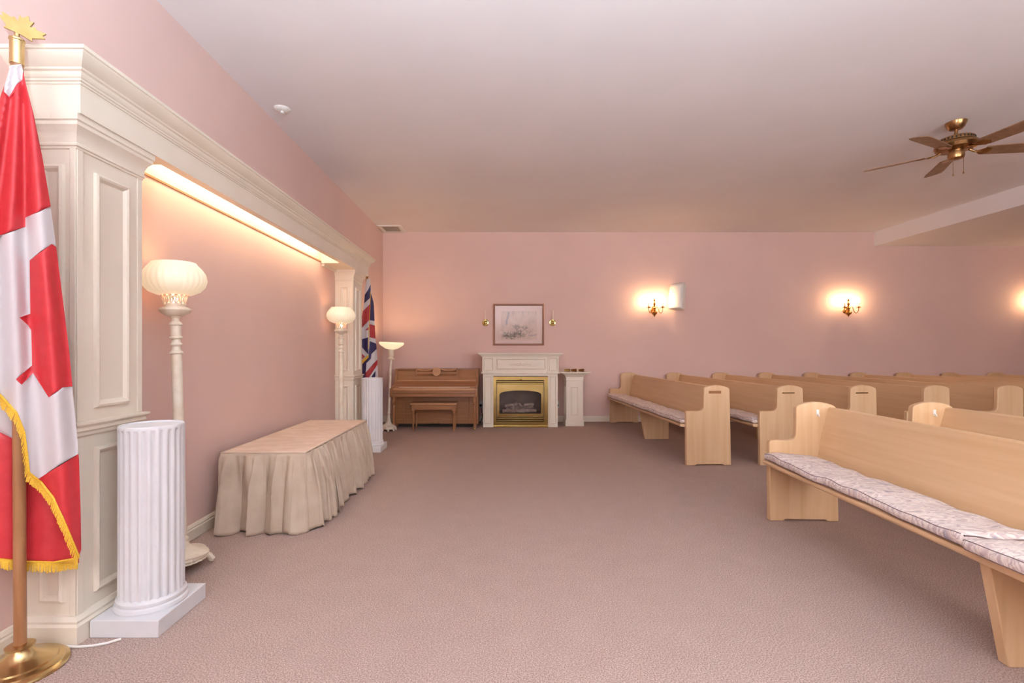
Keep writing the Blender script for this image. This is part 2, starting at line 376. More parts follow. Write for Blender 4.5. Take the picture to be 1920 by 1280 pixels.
# ------------------------------------------------------------------ pews
FN_X = lambda a, c, d: (a, d, c)
def end_poly():
    p = [(0, 0), (.095, 0), (.105, .012), (.385, .012), (.395, 0), (.474, 0), (.458, .79)]
    p += [(.452, .806), (.43, .818), (.40, .828), (.36, .836), (.31, .839), (.26, .834), (.215, .822), (.190, .808), (.183, .796)]
    p += [(.180, .62)] + [(.180-.045+.045*math.cos(t), .612-.0+.045*math.sin(t)-.0) for t in [R(-20), R(-45), R(-70), R(-90)]]
    p += [(.012, .567), (.003, .562), (-.004, .55)]
    return p
def make_pew(name, L, label, group):
    t = thing(name, label, 'pew', (0, 0, 0), 0, group)
    for s in (-1, 1):
        y0 = s*L/2 - (0 if s < 0 else .045)
        MB().prism(end_poly(), FN_X, y0, y0+.045).build('end_panel', 'oak_z', t, local=True, bevel=.006)
    a = L/2-.045
    MB().prism([(-.05, .408), (-.044, .401), (.36, .378), (.36, .404), (-.036, .432), (-.048, .428), (-.052, .418)], FN_X, -a, a).build('seat', 'oak_y', t, local=True)
    MB().prism([(.318, .40), (.330, .46), (.365, .66), (.402, .795), (.412, .803), (.428, .803), (.436, .795), (.395, .66), (.36, .46), (.35, .40)], FN_X, -a, a).build('backrest', 'oak_y', t, local=True)
    MB().prism([(.075, 0), (.40, 0), (.40, .40), (.0, .402)], FN_X, -.022, .022).build('centre_support', 'oak_z', t, local=True, bevel=.004)
    return t
def place(o, fx, cy, rz): o.location = (fx, cy, 0); o.rotation_euler = (0, 0, rz)
ORD = ['front', 'second', 'third', 'fourth', 'fifth', 'sixth', 'seventh', 'eighth', 'ninth', 'tenth']
LF, LN = 3.05, 3.2
FRZ, NRZ = R(2.0), R(-2.0)
proto = make_pew('church_pew', LF, '', 'pews with one end against the fireplace wall')
far_rows = []
for k in range(10):
    o = proto if k == 0 else dup(proto)
    place(o, 1.905+.767*k, 6.565, FRZ); far_rows.append(o)
    o['label'] = '%s row light oak pew of the block against the fireplace wall' % ORD[k]
far_rows[0]['label'] = 'front row light oak pew with a brown plate, against the fireplace wall'
near_rows = []
nproto = make_pew('church_pew', LN, 'front row light oak pew with a white clip, across the aisle from the fireplace block', 'pews across the aisle from the fireplace block')
for k in range(2):
    o = nproto if k == 0 else dup(nproto); near_rows.append(o)
    place(o, 1.858+.82*k, 3.455-LN/2, NRZ)
near_rows[1]['label'] = 'second row light oak pew with a white clip, across the aisle from the fireplace block'
for k, mt in ((0, 'plaque'), (1, 'brassd'), (2, 'brassd')):
    h = .014 if k == 0 else .006
    MB().box(.235, .365, -LF/2-.004, -LF/2, .752, .752+2*h).build('name_plate', mt, far_rows[k], local=True, bevel=.001)
for o in near_rows:
    MB().box(.318, .336, LN/2-.051, LN/2-.045, .745, .785).tube([(.327, LN/2-.053, .76), (.327, LN/2-.062, .752), (.327, LN/2-.066, .744), (.327, LN/2-.062, .738)], .004, 8).build('number_clip', 'plastic', o, local=True, bevel=.002)

def make_cushion(name, pew, y0, y1, dx, label, group, seed):
    rnd = random.Random(seed); ph = [rnd.random()*6 for _ in range(4)]
    t = thing(name, label, 'cushion', pew.location.copy(), pew.rotation_euler.z, group)
    X0, X1, th = -.058+dx, .30+dx, .05
    sec = []
    r = .02
    for cx, cz, a0 in ((X0+r, r, 180), (X0+r, th-r, 90)):
        pass
    def corner(cx, cz, rr, a0, a1): return [(cx+rr*math.cos(R(a0+(a1-a0)*i/4)), cz+rr*math.sin(R(a0+(a1-a0)*i/4))) for i in range(5)]
    sec = corner(X1-r, r, r, -90, 0)+corner(X1-r, th-r, r, 0, 90)
    sec += [(X0+(X1-X0)*q, th+.006) for q in (.75, .5, .25)]
    sec += corner(X0+r, th-r, r, 90, 180)+corner(X0+r, r, r, 180, 270)
    n = 70; vs = []; m = len(sec)
    def warp(x, y, z):
        wv = .004*math.sin(9*y+ph[0])+.003*math.sin(23*y+ph[1])+.0025*math.sin(31*y+30*x+ph[2])
        wf = .007*math.sin(7*y+ph[3])+.004*math.sin(19*y+ph[0])
        fr = max(0, min(1, (X1-x)/(X1-X0)))
        zz = .432-.069*max(0, x+.036) + .003 + z + (wv if z > .02 else wv*.3)
        return (x-wf*fr, y, zz+ (0.0 if z > .02 else 0))
    ys = [y0]+[y0+.012+(y1-y0-.024)*i/(n-3) for i in range(n-2)]+[y1]
    cxm, czm = (X0+X1)/2, th/2
    for i, y in enumerate(ys):
        k = .0 if i in (0, n-1) else 1
        for x, z in sec:
            if i in (0, n-1): x2, z2 = cxm+(x-cxm)*.965, czm+(z-czm)*.55
            else: x2, z2 = x, z
            vs.append(warp(x2, y, z2))
    fs = [(i*m+k, i*m+(k+1) % m, (i+1)*m+(k+1) % m, (i+1)*m+k) for i in range(n-1) for k in range(m)]
    fs += [tuple(range(m)), tuple((n-1)*m+k for k in range(m))[::-1]]
    body = MB().add(vs, fs).build('pad', 'cush', t, local=True, smooth=60)
    pb = MB()
    for px_, pz_ in ((X0+.007, th-.007), (X0+.006, .007)):
        pb.tube([warp(px_, y, pz_) for y in ys[1:-1]], .0026, 6)
    for ye in (y0+.003, y1-.003):
        pb.tube([warp(X0+.01+(X1-X0-.02)*i/8, ye, th-.010) for i in range(9)], .0035, 6)
    pb.build('piping', 'pipe', t, local=True)
    return t
a = LF/2-.05
make_cushion('pew_cushion', far_rows[0], -a, -.01, 0, 'pastel patchwork cushion on the front pew by the fireplace wall, aisle half', 'cushions on the pews by the fireplace wall', 1)
make_cushion('pew_cushion', far_rows[0], .01, a, 0, 'pastel patchwork cushion on the front pew by the fireplace wall, wall half', 'cushions on the pews by the fireplace wall', 2)
make_cushion('pew_cushion', far_rows[1], -a, -.01, 0, 'pastel patchwork cushion on the second pew by the fireplace wall', 'cushions on the pews by the fireplace wall', 3)
a = LN/2-.05
make_cushion('pew_cushion', near_rows[0], .012, a, 0, 'long pastel patchwork cushion on the pew across the aisle, lying straight', 'cushions on the pew across the aisle', 4)
make_cushion('pew_cushion', near_rows[0], -a, .004, -.03, 'pastel patchwork cushion on the pew across the aisle, slipped forward over the edge', 'cushions on the pew across the aisle', 5)

# ------------------------------------------------------------------ skirted table
TX0, TX1, TY0, TY1, TZ = -1.845, -1.288, 3.225, 4.715, .525
tb = thing('skirted_table', 'low table with a smooth taupe top and a gathered taupe skirt', 'table', ((TX0+TX1)/2, (TY0+TY1)/2, 0))
MB().box(TX0, TX1, TY0, TY1, TZ-.03, TZ).build('tabletop', 'taupetop', tb, bevel=.012)
MB().sweep([(TX0, TY0), (TX1, TY0), (TX1, TY1), (TX0, TY1)], [(-.004, TZ-.004), (.004, TZ-.002), (.006, TZ-.008), (.002, TZ-.014), (-.004, TZ-.012)], closed=True).build('top_piping', 'taupe', tb)
for lx in (TX0+.05, TX1-.05):
    for ly in (TY0+.07, TY1-.07): MB().box(lx-.02, lx+.02, ly-.02, ly+.02, 0, TZ-.03).build('leg', 'walnut_z', tb)
def skirt():
    rc = .03; W, D = TX1-TX0, TY1-TY0; segs = []
    N = 760; per = 2*(W+D); P = []
    def pt(s):                                # point and outward normal along the rim, rounded corners
        s %= per
        for x, y, dx, dy, ln in ((TX0, TY0, 1, 0, W), (TX1, TY0, 0, 1, D), (TX1, TY1, -1, 0, W), (TX0, TY1, 0, -1, D)):
            if s <= ln: return Vector((x+dx*s, y+dy*s)), Vector((dy, -dx))
            s -= ln
    rnd = random.Random(3); phase = 0; ph = []; am = []
    for i in range(N):
        s = per*i/N; phase += per/N*(2*math.pi/(.136+.036*math.sin(s*5.1+1)+.024*math.sin(s*13)))
        ph.append(phase); am.append(.72+.28*math.sin(s*9.3))
    k = 2*math.pi*round(ph[-1]/(2*math.pi))/ph[-1]; ph = [q*k for q in ph]
    def fn(u, vv):
        i = int(round(u*N)) % N; s = per*i/N; p, nn = pt(s)
        acc = Vector((0, 0))
        for d in (-.05, -.025, 0, .025, .05): acc += pt(s+d)[1]
        nn = acc.normalized(); tt = Vector((-nn.y, nn.x))
        z = TZ-.010-(TZ-.018)*vv
        g = math.sin(ph[i]+.5*math.sin(vv*3+ph[i]*.31)); g = math.copysign(abs(g)**.75, g)
        fine = math.sin(ph[i]*3+1.3)*.5*max(0, 1-vv*1.7)*min(1, vv*8)
        am_ = am[i]*(.010+.050*min(1, vv*2.0)**.8)
        off = .006+.066*(vv**.75)+am_*(g*.85+fine)
        tang = .022*math.sin(2*ph[i])*min(1, vv*2.5)*am[i]
        if nn.x < -.3: off = min(off, .028)*.8; tang = 0
        q = p+nn*max(off, .003-.02*min(1, vv*4))+tt*tang
        q.x = max(q.x, XL+.022)
        return (q.x, q.y, z+.007*math.sin(ph[i]+1)*vv**4)
    return MB().grid(fn, N, 26, closed=True)
skirt().build('skirt', 'taupe', tb, smooth=80, solid=.003)

# ------------------------------------------------------------------ fluted pedestals
def pedestal(loc, label, top=.87):
    t = thing('fluted_pedestal', label, 'pedestal', loc, 0, 'white fluted column pedestals')
    MB().box(-.143, .143, -.165, .165, 0, .072).build('plinth', 'white', t, local=True, bevel=.003)
    MB().lathe([(.137, .072), (.141, .080), (.138, .092), (.131, .098), (.134, .104), (.133, .114), (.127, .120), (.124, .126)], 48).build('base_ring', 'white', t, local=True)
    nf = 24; prof = [(.125, .122), (.125, top-.03), (.1255, top-.014), (.124, top-.004), (.121, top), (.116, top), (.115, top-.006), (0, top-.007)]
    def flute(a, z):
        if z > top-.02: return 1
        q = (a*nf/(2*math.pi)) % 1
        return 1-.06*max(0, math.sin(math.pi*min(1, max(0, (q-.18)/.64))))**.6
    MB().lathe(prof, nf*10, mod=flute).build('fluted_shaft', 'white', t, local=True, smooth=28)
    return t
pedestal((-1.565, 2.185, 0), 'white fluted column pedestal on a square plinth, beside the red and white flag')
pedestal((-1.53, 5.85, 0), 'white fluted column pedestal on a square plinth, in front of the blue and red flag')

# ------------------------------------------------------------------ floor lamps
def alabaster_lamp(loc, label, tilt=0):
    t = thing('floor_lamp', label, 'floor lamp', loc, 0, 'cream floor lamps with globe shades')
    t.rotation_euler = (0, tilt, 0)
    bs = MB().lathe([(.128, .075), (.13, .084), (.115, .092), (.085, .098), (.06, .112), (.04, .125), (.03, .15), (.034, .165), (.022, .18)], 40,
                    mod=lambda a, z: 1+.07*math.cos(4*a) if z < .1 else 1).build('base', 'ivory', t, local=True)
    for k in range(4):
        a = k*math.pi/2+.5
        ca, sa = math.cos(a), math.sin(a)
        MB().tube([(ca*r, sa*r, z) for r, z in ((.07, .07), (.105, .062), (.128, .045), (.14, .022), (.138, .012))], [.02, .018, .016, .018, .012], 10).build('scroll_foot', 'ivory', bs, local=True)
    MB().lathe([(.122, .076), (.126, .066), (.118, .058), (.123, .050), (.112, .046)], 64, mod=lambda a, z: 1+.03*math.sin(24*a)).build('scalloped_rim', 'ivory', bs, local=True)
    MB().lathe([(.022, .175), (.026, .21), (.026, 1.18), (.033, 1.185), (.033, 1.192), (.024, 1.20), (.020, 1.222), (.029, 1.232), (.029, 1.238), (.022, 1.245),
                (.020, 1.262), (.032, 1.268), (.032, 1.276), (.026, 1.282), (.026, 1.335), (.032, 1.342), (.031, 1.35), (.020, 1.362), (.018, 1.378), (.024, 1.384), (.024, 1.392)], 20).build('pole', 'ivory', t, local=True)
    MB().lathe([(.024, 1.388), (.045, 1.394), (.068, 1.408), (.077, 1.422), (.074, 1.432), (.058, 1.438)], 48, mod=lambda a, z: 1+.02*math.sin(24*a)).build('cup_dish', 'ivory', t, local=True)
    cu = MB().lathe([(.052, 1.436), (.05, 1.445), (.052, 1.45), (.05, 1.458), (.03, 1.459), (0, 1.459)], 40, cap=False).build('openwork_cup', 'ivory', t, local=True)
    lp = MB()
    for k in range(14):
        a = 2*math.pi*k/14
        P = lambda da, z, r: (r*math.cos(a+da), r*math.sin(a+da), z)
        lp.tube([P(0, 1.452, .05), P(.16, 1.470, .054), P(.21, 1.490, .060), P(0, 1.510, .066), P(-.21, 1.490, .060), P(-.16, 1.470, .054), P(0, 1.452, .05)], .0036, 5)
        lp.tube([P(0, 1.452, .05), P(0, 1.48, .056), P(0, 1.51, .066)], .004, 5)
    lp.build('leaf_tracery', 'ivory', cu, local=True)
    MB().lathe([(0, 1.46), (.012, 1.462), (.016, 1.475), (.012, 1.49), (0, 1.495)], 12).build('small_bulb', 'nightbulb', t, local=True)
    rib = lambda a, z: 1+.012*math.cos(30*a)*(1 if z < 1.64 else .3)
    MB().lathe([(.052, 1.502), (.085, 1.508), (.122, 1.526), (.147, 1.555), (.156, 1.588), (.150, 1.620), (.132, 1.650), (.112, 1.672), (.106, 1.682), (.102, 1.682), (.107, 1.67), (.126, 1.646), (.144, 1.616), (.149, 1.588), (.140, 1.558), (.117, 1.532), (.083, 1.515), (.05, 1.509)], 120, mod=rib, cap=False).build('shade', 'shade', t, local=True, smooth=60)
    MB().lathe([(0, 1.53), (.014, 1.535), (.02, 1.56), (.034, 1.60), (.036, 1.62), (.025, 1.648), (0, 1.655)], 16).build('bulb', 'lampbulb', t, local=True)
    return t
alabaster_lamp((-1.742, 2.665, 0), 'cream floor lamp with a ribbed globe shade, behind the pedestal beside the red flag', R(-1.6))
alabaster_lamp((-1.765, 5.42, 0), 'cream floor lamp with a ribbed globe shade, beyond the skirted table', 0)
t = thing('floor_lamp', 'cream floor lamp with a shallow lit glass bowl, beside the piano', 'floor lamp', (-1.66, 7.27, 0))
t.rotation_euler = (0, R(2.2), 0)
bs = MB().lathe([(.125, .03), (.127, .045), (.12, .065), (.085, .085), (.05, .105), (.038, .13), (.03, .15), (.02, .2)], 8).build('base', 'ivory', t, local=True)
for k in range(8):
    a = 2*math.pi*k/8+.2; MB().lathe([(0, 0), (.014, .004), (.018, .016), (.014, .03), (0, .034)], 10, (.112*math.cos(a), .112*math.sin(a), 0)).build('ball_foot', 'ivory', bs, local=True)
MB().lathe([(.02, .19), (.024, .21), (.018, .225), (.02, .25), (.026, .262), (.02, .275), (.018, .30), (.021, .34), (.0175, .36), (.0165, 1.07)], 18).build('pole', 'ivory', t, local=True)
MB().lathe([(.02, 1.065), (.05, 1.07), (.052, 1.082), (.036, 1.09), (.034, 1.10), (.034, 1.115), (.04, 1.12), (.042, 1.19), (.044, 1.205)], 28).build('cup', 'ivory', t, local=True)
MB().lathe([(.05, 1.222), (.085, 1.228), (.12, 1.25), (.16, 1.275), (.183, 1.30), (.184, 1.318), (.176, 1.326), (.172, 1.32), (.174, 1.305), (.153, 1.282), (.115, 1.258), (.08, 1.238), (.045, 1.23)], 48, cap=False).build('bowl_shade', 'bowl', t, local=True, smooth=60)
MB().lathe([(.04, 1.2), (.05, 1.205), (.05, 1.235), (.04, 1.24)], 20).build('socket', 'ivory', t, local=True)
MB().lathe([(0, 1.236), (.015, 1.24), (.02, 1.255), (.03, 1.275), (.03, 1.29), (.02, 1.305), (0, 1.308)], 16).build('bulb', 'torchbulb', t, local=True)

# added uplight, standing in for the flash bounced off the ceiling; picture glass reflects it
t = thing('floor_lamp', 'added white uplight with a round bowl on a slim stand, standing in for a bounced flash', 'floor lamp', (.2, -.7, 0))
MB().lathe([(.14, 0), (.142, .01), (.13, .02), (.03, .035), (.018, .05)], 32).build('base', 'plastic', t, local=True)
MB().lathe([(.013, .04), (.013, 1.72), (.03, 1.74), (.03, 1.76)], 16).build('pole', 'plastic', t, local=True)
MB().lathe([(.03, 1.755), (.09, 1.77), (.14, 1.80), (.165, 1.835), (.172, 1.868), (.168, 1.868), (.16, 1.838), (.136, 1.806), (.088, 1.777), (.028, 1.763)], 48, cap=False).build('bowl_shade', 'upbowl', t, local=True, smooth=60)
MB().lathe([(0, 1.78), (.03, 1.79), (.05, 1.83), (.03, 1.866), (0, 1.875)], 20).build('bulb', 'upbulb', t, local=True)

# ------------------------------------------------------------------ red and white flag on its stand
fp = Vector((-1.80, 1.82, 0))
fs_ = thing('flag_stand', 'red and white flag with gold fringe on a wooden pole in a brass base', 'flag', fp)
b = MB().lathe([(.142, 0), (.145, .006), (.142, .012), (.13, .018), (.128, .024), (.11, .03), (.108, .036), (.088, .042), (.062, .05), (.046, .062), (.037, .074), (.034, .083), (.043, .086), (.044, .094), (.036, .098), (.022, .098)], 56)
b.build('base', 'brassf', fs_, local=True)
MB().tube([(0, 0, .09), (-.012, 0, 2.30)], .0188, 18).build('pole', 'pole', fs_, local=True)
fx = -.0125
MB().lathe([(.0215, 2.275), (.0215, 2.362), (.024, 2.364), (.024, 2.370), (.016, 2.376), (.009, 2.380), (.008, 2.392), (0, 2.394)], 24, (fx, 0, 0)).build('ferrule', 'brassf', fs_, local=True)
half = [(0, 1.0), (.10, .80), (.20, .86), (.17, .60), (.30, .70), (.36, .62), (.62, .66), (.56, .52), (.66, .46), (.36, .24), (.40, .12), (.06, .16)]
leaf = half+[(-x, y) for x, y in half[::-1][:-1]]
sc = .105
LA = R(30)
LT = R(-20)
MB().prism([(x*sc*math.cos(LT)-y*sc*math.sin(LT)*.92, 2.378+(y*math.cos(LT)*.92+x*math.sin(LT))*sc) for x, y in leaf], lambda a, c, d: (fx+a*math.cos(LA)-d*math.sin(LA), a*math.sin(LA)+d*math.cos(LA), c), -.004, .004).build('leaf_finial', 'brassl', fs_, local=True)
fe = Vector((.85, .527)).normalized(); fnrm = Vector((fe.y, -fe.x))
def flag_pt(px, py, depth, root, e, nr):           # ray through a pixel onto the vertical plane the cloth hangs in
    dx = (px-CX)/F; dz = -(py-CY)/F                # direction (dx,1,dz)
    o = Vector((root.x, root.y))+nr*depth
    Y = (o.dot(nr))/(Vector((dx, 1)).dot(nr))
    return Vector((dx*Y, Y, CH+dz*Y))
def cloth(name, outline, layers, mats, depthfn, root_obj, root, e, nr, step, base='first'):
    V, T = cdt(outline, [l[1] for l in layers], step)
    mb = MB(); vs = []
    for x, y in V:
        p = flag_pt(x, y, depthfn(x, y), root, e, nr); vs.append(p)
    groups = {}
    for f, c in T:
        mi = 0
        for k, poly in layers:
            if inside(c, poly): mi = k
        groups.setdefault(mi, []).append(f)
    o = len(mb.v); mb.v = [tuple(q) for q in vs]
    for mi, fl_ in groups.items(): mb.f += fl_; mb.mi += [mi]*len(fl_)
    return mb.build(name, mats, root_obj, smooth=60, solid=.0016)
outl = [(20, 122), (40, 120), (50, 165), (63, 215), (80, 300), (95, 388), (106, 470), (120, 580), (130, 660), (137, 740), (143, 800), (148, 860), (151, 960), (152, 1030), (147, 1046),
        (138, 1022), (118, 975), (100, 935), (77, 906), (54, 888), (50, 850), (45, 812), (30, 775), (0, 742), (-40, 715), (-52, 600), (-50, 470), (-42, 350), (-24, 250), (0, 185), (12, 150)]
lay = [(1, [(-60, 462), (48, 425), (48, 408), (97, 386), (130, 500), (160, 700), (170, 842), (146, 851), (74, 896), (60, 905), (30, 905), (-60, 760)]),
       (1, [(10, 115), (45, 115), (42, 150), (30, 160), (17, 182), (8, 172)]),
       (0, [(56, 488), (97, 457), (130, 480), (160, 722), (117, 726), (92, 745), (62, 699), (40, 721), (30, 711), (60, 685), (59, 619), (53, 610), (36, 595), (57, 588)])]
def d_front(x, y):
    v = (y-120)/930.
    if v < 0: v = 0
    xl = -55*min(1, v*3)+18*(1-min(1, v*3)); xr = 45+105*min(1, v)**.7
    u = (x-xl)/(xr-xl)
    amp = .010+.042*min(1, v*2.2)
    ridge = .5+.5*math.cos(2*math.pi*(u*2.6-.30))
    fold = max(0, min(1, (x-(43+12*v))/14.)); fold = fold*fold*(3-2*fold)
    return .030+amp*ridge+.010*fold*min(1, v*3)-.014*(1-fold)*max(0, u-.3)
fl_o = cloth('flag_cloth', outl, lay, ['red', 'wht'], d_front, fs_, fp, fe, fnrm, 5.5)
inn = [(-48, 700), (20, 740), (60, 800), (100, 900), (135, 990), (148, 1030), (148, 1055), (100, 1056), (40, 1054), (-10, 1048), (-48, 1046)]
def d_in(x, y): return -.030+.010*math.sin(x*.075+1)
inn_o = cloth('flag_inner_fold', inn, [(1, [(-60, 690), (30, 690), (60, 800), (30, 825), (-60, 780)])], ['red', 'wht'], d_in, fs_, fp, fe, fnrm, 12)
def fringe(path, depthfn, ln, root_obj, parent, root, e, nr, n, name='fringe', drop=(0, 1), wd=1.1):
    mb = MB(); seg = []; tot = 0
    for p, q in zip(path, path[1:]): d = math.dist(p, q); seg.append((tot, d, p, q)); tot += d
    rnd = random.Random(5); h = max(1.2, 4)
    bp = []
    for i in range(n):
        s = tot*(i+.5)/n
        for t0, d, p, q in seg:
            if s <= t0+d+1e-6:
                k = (s-t0)/d; x, y = p[0]+(q[0]-p[0])*k, p[1]+(q[1]-p[1])*k; break
        nx, ny = drop if drop else (0, 1)
        l2 = ln*(.9+.2*rnd.random()); jx = rnd.uniform(-1.2, 1.2)
        dd = depthfn(x, y)+.004
        w = tot/n*wd/2*math.hypot(1, 0)
        ux, uy = (q[0]-p[0])/d, (q[1]-p[1])/d
        A = [flag_pt(x-ux*w, y-uy*w, dd, root, e, nr), flag_pt(x+ux*w, y+uy*w, dd, root, e, nr),
             flag_pt(x+ux*w*.7+nx*l2+jx, y+uy*w*.7+ny*l2, dd+.003, root, e, nr), flag_pt(x-ux*w*.7+nx*l2+jx, y-uy*w*.7+ny*l2, dd+.003, root, e, nr)]
        Bk = [a-Vector((nr.x, nr.y, 0))*.003 for a in A]
        mb.add(A+Bk, [(0, 1, 2, 3), (7, 6, 5, 4), (0, 4, 5, 1), (1, 5, 6, 2), (2, 6, 7, 3), (3, 7, 4, 0)])
    for t0, d, p, q in seg: bp += [p]
    bp.append(path[-1])
    mb.tube([flag_pt(x, y, depthfn(x, y)+.006, root, e, nr) for x, y in bp], .004*(.6 if ln < 8 else 1), 6)
    o = mb.build(name, 'gold', parent, smooth=0); o['kind'] = 'stuff'; return o
dg = [(-40, 713), (0, 740), (30, 773), (45, 810), (50, 850), (54, 886), (77, 904), (100, 933), (118, 973), (138, 1020), (148, 1044)]
fringe(dg, d_front, 17, fs_, fl_o, fp, fe, fnrm, 130, drop=(-.35, .93))
fringe([(-48, 1044), (-10, 1046), (40, 1052), (100, 1054), (146, 1046)], d_in, 19, fs_, inn_o, fp, fe, fnrm, 90, drop=(0, 1))

# ------------------------------------------------------------------ blue, white and red flag on its stand
up = Vector((-1.785, 6.56, 0))
us = thing('flag_stand', 'blue, red and white crossed flag draped from a pole beyond the far pilaster', 'flag', up)
MB().lathe([(.13, 0), (.13, .012), (.11, .02), (.09, .035), (.05, .05), (.035, .085), (.022, .09)], 36).build('base', 'brassf', us, local=True)
MB().tube([(0, 0, .08), (0, 0, 2.14)], .016, 14).build('pole', 'pole', us, local=True)
MB().lathe([(.019, 2.12), (.019, 2.17), (.01, 2.18), (.022, 2.20), (.014, 2.235), (0, 2.26)], 16).build('finial', 'brassf', us, local=True)
U = lambda pts: [(660+x/6.1, 510+y/6.1) for x, y in pts]
ue = Vector((.97, .24)).normalized(); unr = Vector((ue.y, -ue.x))
out = U([(165, 80), (205, 75), (213, 140), (232, 290), (250, 360), (258, 560), (270, 760), (280, 860), (290, 1000), (297, 1205), (300, 1500), (120, 1500), (118, 1215), (115, 900), (113, 760), (112, 680), (112, 520), (130, 420), (140, 330), (150, 200)])
W_, N_, R_, G_ = 0, 1, 2, 3
UL = [(N_, [(213, 140), (213, 290), (100, 390), (100, 330), (185, 200)]),
      (R_, [(205, 365), (200, 545), (100, 650), (100, 470)]), (R_, [(192, 625), (188, 660), (146, 668)]),
      (N_, [(100, 772), (187, 745), (190, 945), (100, 845)]), (R_, [(100, 918), (150, 965), (100, 1010)]),
      (N_, [(213, 150), (213, 230), (245, 330), (270, 562), (203, 548), (207, 300)]),
      (R_, [(200, 595), (280, 615), (290, 765), (203, 745)]),
      (N_, [(203, 790), (300, 825), (290, 872), (222, 935), (215, 990), (165, 1040), (152, 1210), (150, 1500), (100, 1500), (100, 1058), (190, 975)]),
      (R_, [(310, 975), (300, 1045), (190, 1210), (150, 1212), (155, 1150)]),
      (N_, [(270, 1130), (262, 1260), (190, 1260), (218, 1205)]),
      (G_, [(100, 1022), (187, 943), (190, 975), (100, 1070)]), (G_, [(209, 225), (216, 225), (204, 560), (193, 720), (190, 880), (183, 880), (186, 700), (197, 560)])]
def d_u(x, y):
    v = (y-520)/200.
    f = (x-(694.5-4.5*min(1, max(0, v))))/8.
    return .03+.02*math.cos(f*2.6)*min(1, max(.2, v*2))-.025*max(0, 1-abs(f)*2.2)*min(1, max(0, v*3))
cloth('flag_cloth', out, [(k, U(p)) for k, p in UL], ['wht', 'navy', 'ured', 'gold'], d_u, us, up, ue, unr, 3.0)

# ------------------------------------------------------------------ piano and bench
PX0, PX1, PYB = -1.628, -.318, 8.02
pn = thing('upright_piano', 'brown walnut upright piano with an oval medallion on its music desk', 'piano', ((PX0+PX1)/2, 7.7, 0))
side = [(PYB, .05), (7.575, .05), (7.575, .50), (7.24, .50), (7.225, .53), (7.235, .63), (7.30, .655), (7.42, .665), (7.50, .685), (7.56, .74), (7.60, .82), (7.63, .895), (PYB, .895)]
for x in (PX0, PX1-.035): MB().prism(side, YZ, x, x+.035).build('side_panel', 'walnut_z', pn, bevel=.004)
ix0, ix1 = PX0+.035, PX1-.035
MB().box(PX0-.005, PX1+.005, 7.64, PYB, .893, .912).build('lid', 'walnut', pn, bevel=.004)
up_ = MB().add([(ix0, 7.595, .735), (ix1, 7.595, .735), (ix1, 7.665, .893), (ix0, 7.665, .893), (ix0, 7.64, .735), (ix1, 7.64, .735), (ix1, 7.70, .893), (ix0, 7.70, .893)],
         [(0, 1, 2, 3), (7, 6, 5, 4), (0, 4, 5, 1), (1, 5, 6, 2), (2, 6, 7, 3), (3, 7, 4, 0)]).build('upper_panel', 'walnut', pn)
MB().box(ix0, ix1, 7.545, 7.605, .722, .737).build('desk_ledge', 'walnutl', pn, bevel=.003)
MB().add([(ix0, 7.36, .655), (ix1, 7.36, .655), (ix1, 7.55, .722), (ix0, 7.55, .722), (ix0, 7.36, .61), (ix1, 7.36, .61), (ix1, 7.57, .61), (ix0, 7.57, .61)],
         [(0, 1, 2, 3), (7, 6, 5, 4), (0, 4, 5, 1), (1, 5, 6, 2), (2, 6, 7, 3), (3, 7, 4, 0)]).build('key_lid', 'walnut', pn, bevel=.002)
MB().box(ix0, ix1, 7.255, 7.36, .60, .638).build('lid_rail', 'walnutl', pn, bevel=.006)
MB().box(ix0, ix1, 7.262, 7.55, .505, .60).build('key_bed', 'walnut', pn, bevel=.004)
kb = MB()
for k in range(48): kb.box(ix0+.08+k*.0225, ix0+.08+k*.0225+.013, 7.352, 7.362, .6385, .648)
kb.build('key_fronts', 'ivory', pn)
MB().box(ix0, ix1, 7.257, 7.263, .556, .560).build('key_slip_line', 'dark', pn)
MB().box(ix0, ix1, 7.585, 7.61, .055, .50).build('bottom_panel', 'walnut', pn)
MB().box(ix0, ix1, 7.60, 7.66, .012, .06).build('dark_bottom_gap', 'dark', pn)  # dark strip filling the black gap under the bottom panel
MB().box(PX0+.02, PX1-.02, 7.66, PYB, .02, .89).build('back_frame', 'walnut_z', pn)
for x in (ix0+.09, ix1-.115): MB().box(x, x+.025, 7.575, 7.588, .055, .50).build('stile', 'walnut_z', pn, bevel=.003)
ms = MB(); cx = (PX0+PX1)/2-.0
def dk(a, c, d):                                   # desk plane leaning back over the upper panel
    return (a, 7.560+(c-.735)*.36-d, c)
md = MB().prism([(cx-.36, .738), (cx+.36, .738), (cx+.352, .80), (cx-.352, .80)], dk, .004, .014).build('music_desk', 'walnut', pn)
for s in (-1, 1):
    MB().prism([(cx+s*.345, .79), (cx+s*.325, .79), (cx+s*.312, .85), (cx+s*.308, .925), (cx+s*.332, .925), (cx+s*.332, .85)], dk, .004, .016).build('desk_post', 'walnut_z', md)
    MB().prism([(cx+s*.315, .842), (cx+s*.03, .842), (cx+s*.03, .856), (cx+s*.315, .856)], dk, .004, .014).build('desk_rail', 'walnutl', md)
    pts = [(.318, .918), (.24, .897), (.15, .895), (.08, .912), (.03, .926)]
    MB().prism([(cx+s*x, z) for x, z in pts]+[(cx+s*x, z-.014) for x, z in pts[::-1]], dk, .004, .014).build('desk_rail', 'walnutl', md)
    MB().prism([(cx+s*.345, .80), (cx+s*.325, .80), (cx+s*.305, .845), (cx+s*.318, .85)], dk, .004, .013).build('desk_bracket', 'walnutl', md)
el = [(cx+.066*math.cos(t*math.pi/16), .868+.066*math.sin(t*math.pi/16)) for t in range(32)]
MB().prism(el, dk, .004, .022).build('medallion', 'walnutl', md, bevel=.003)
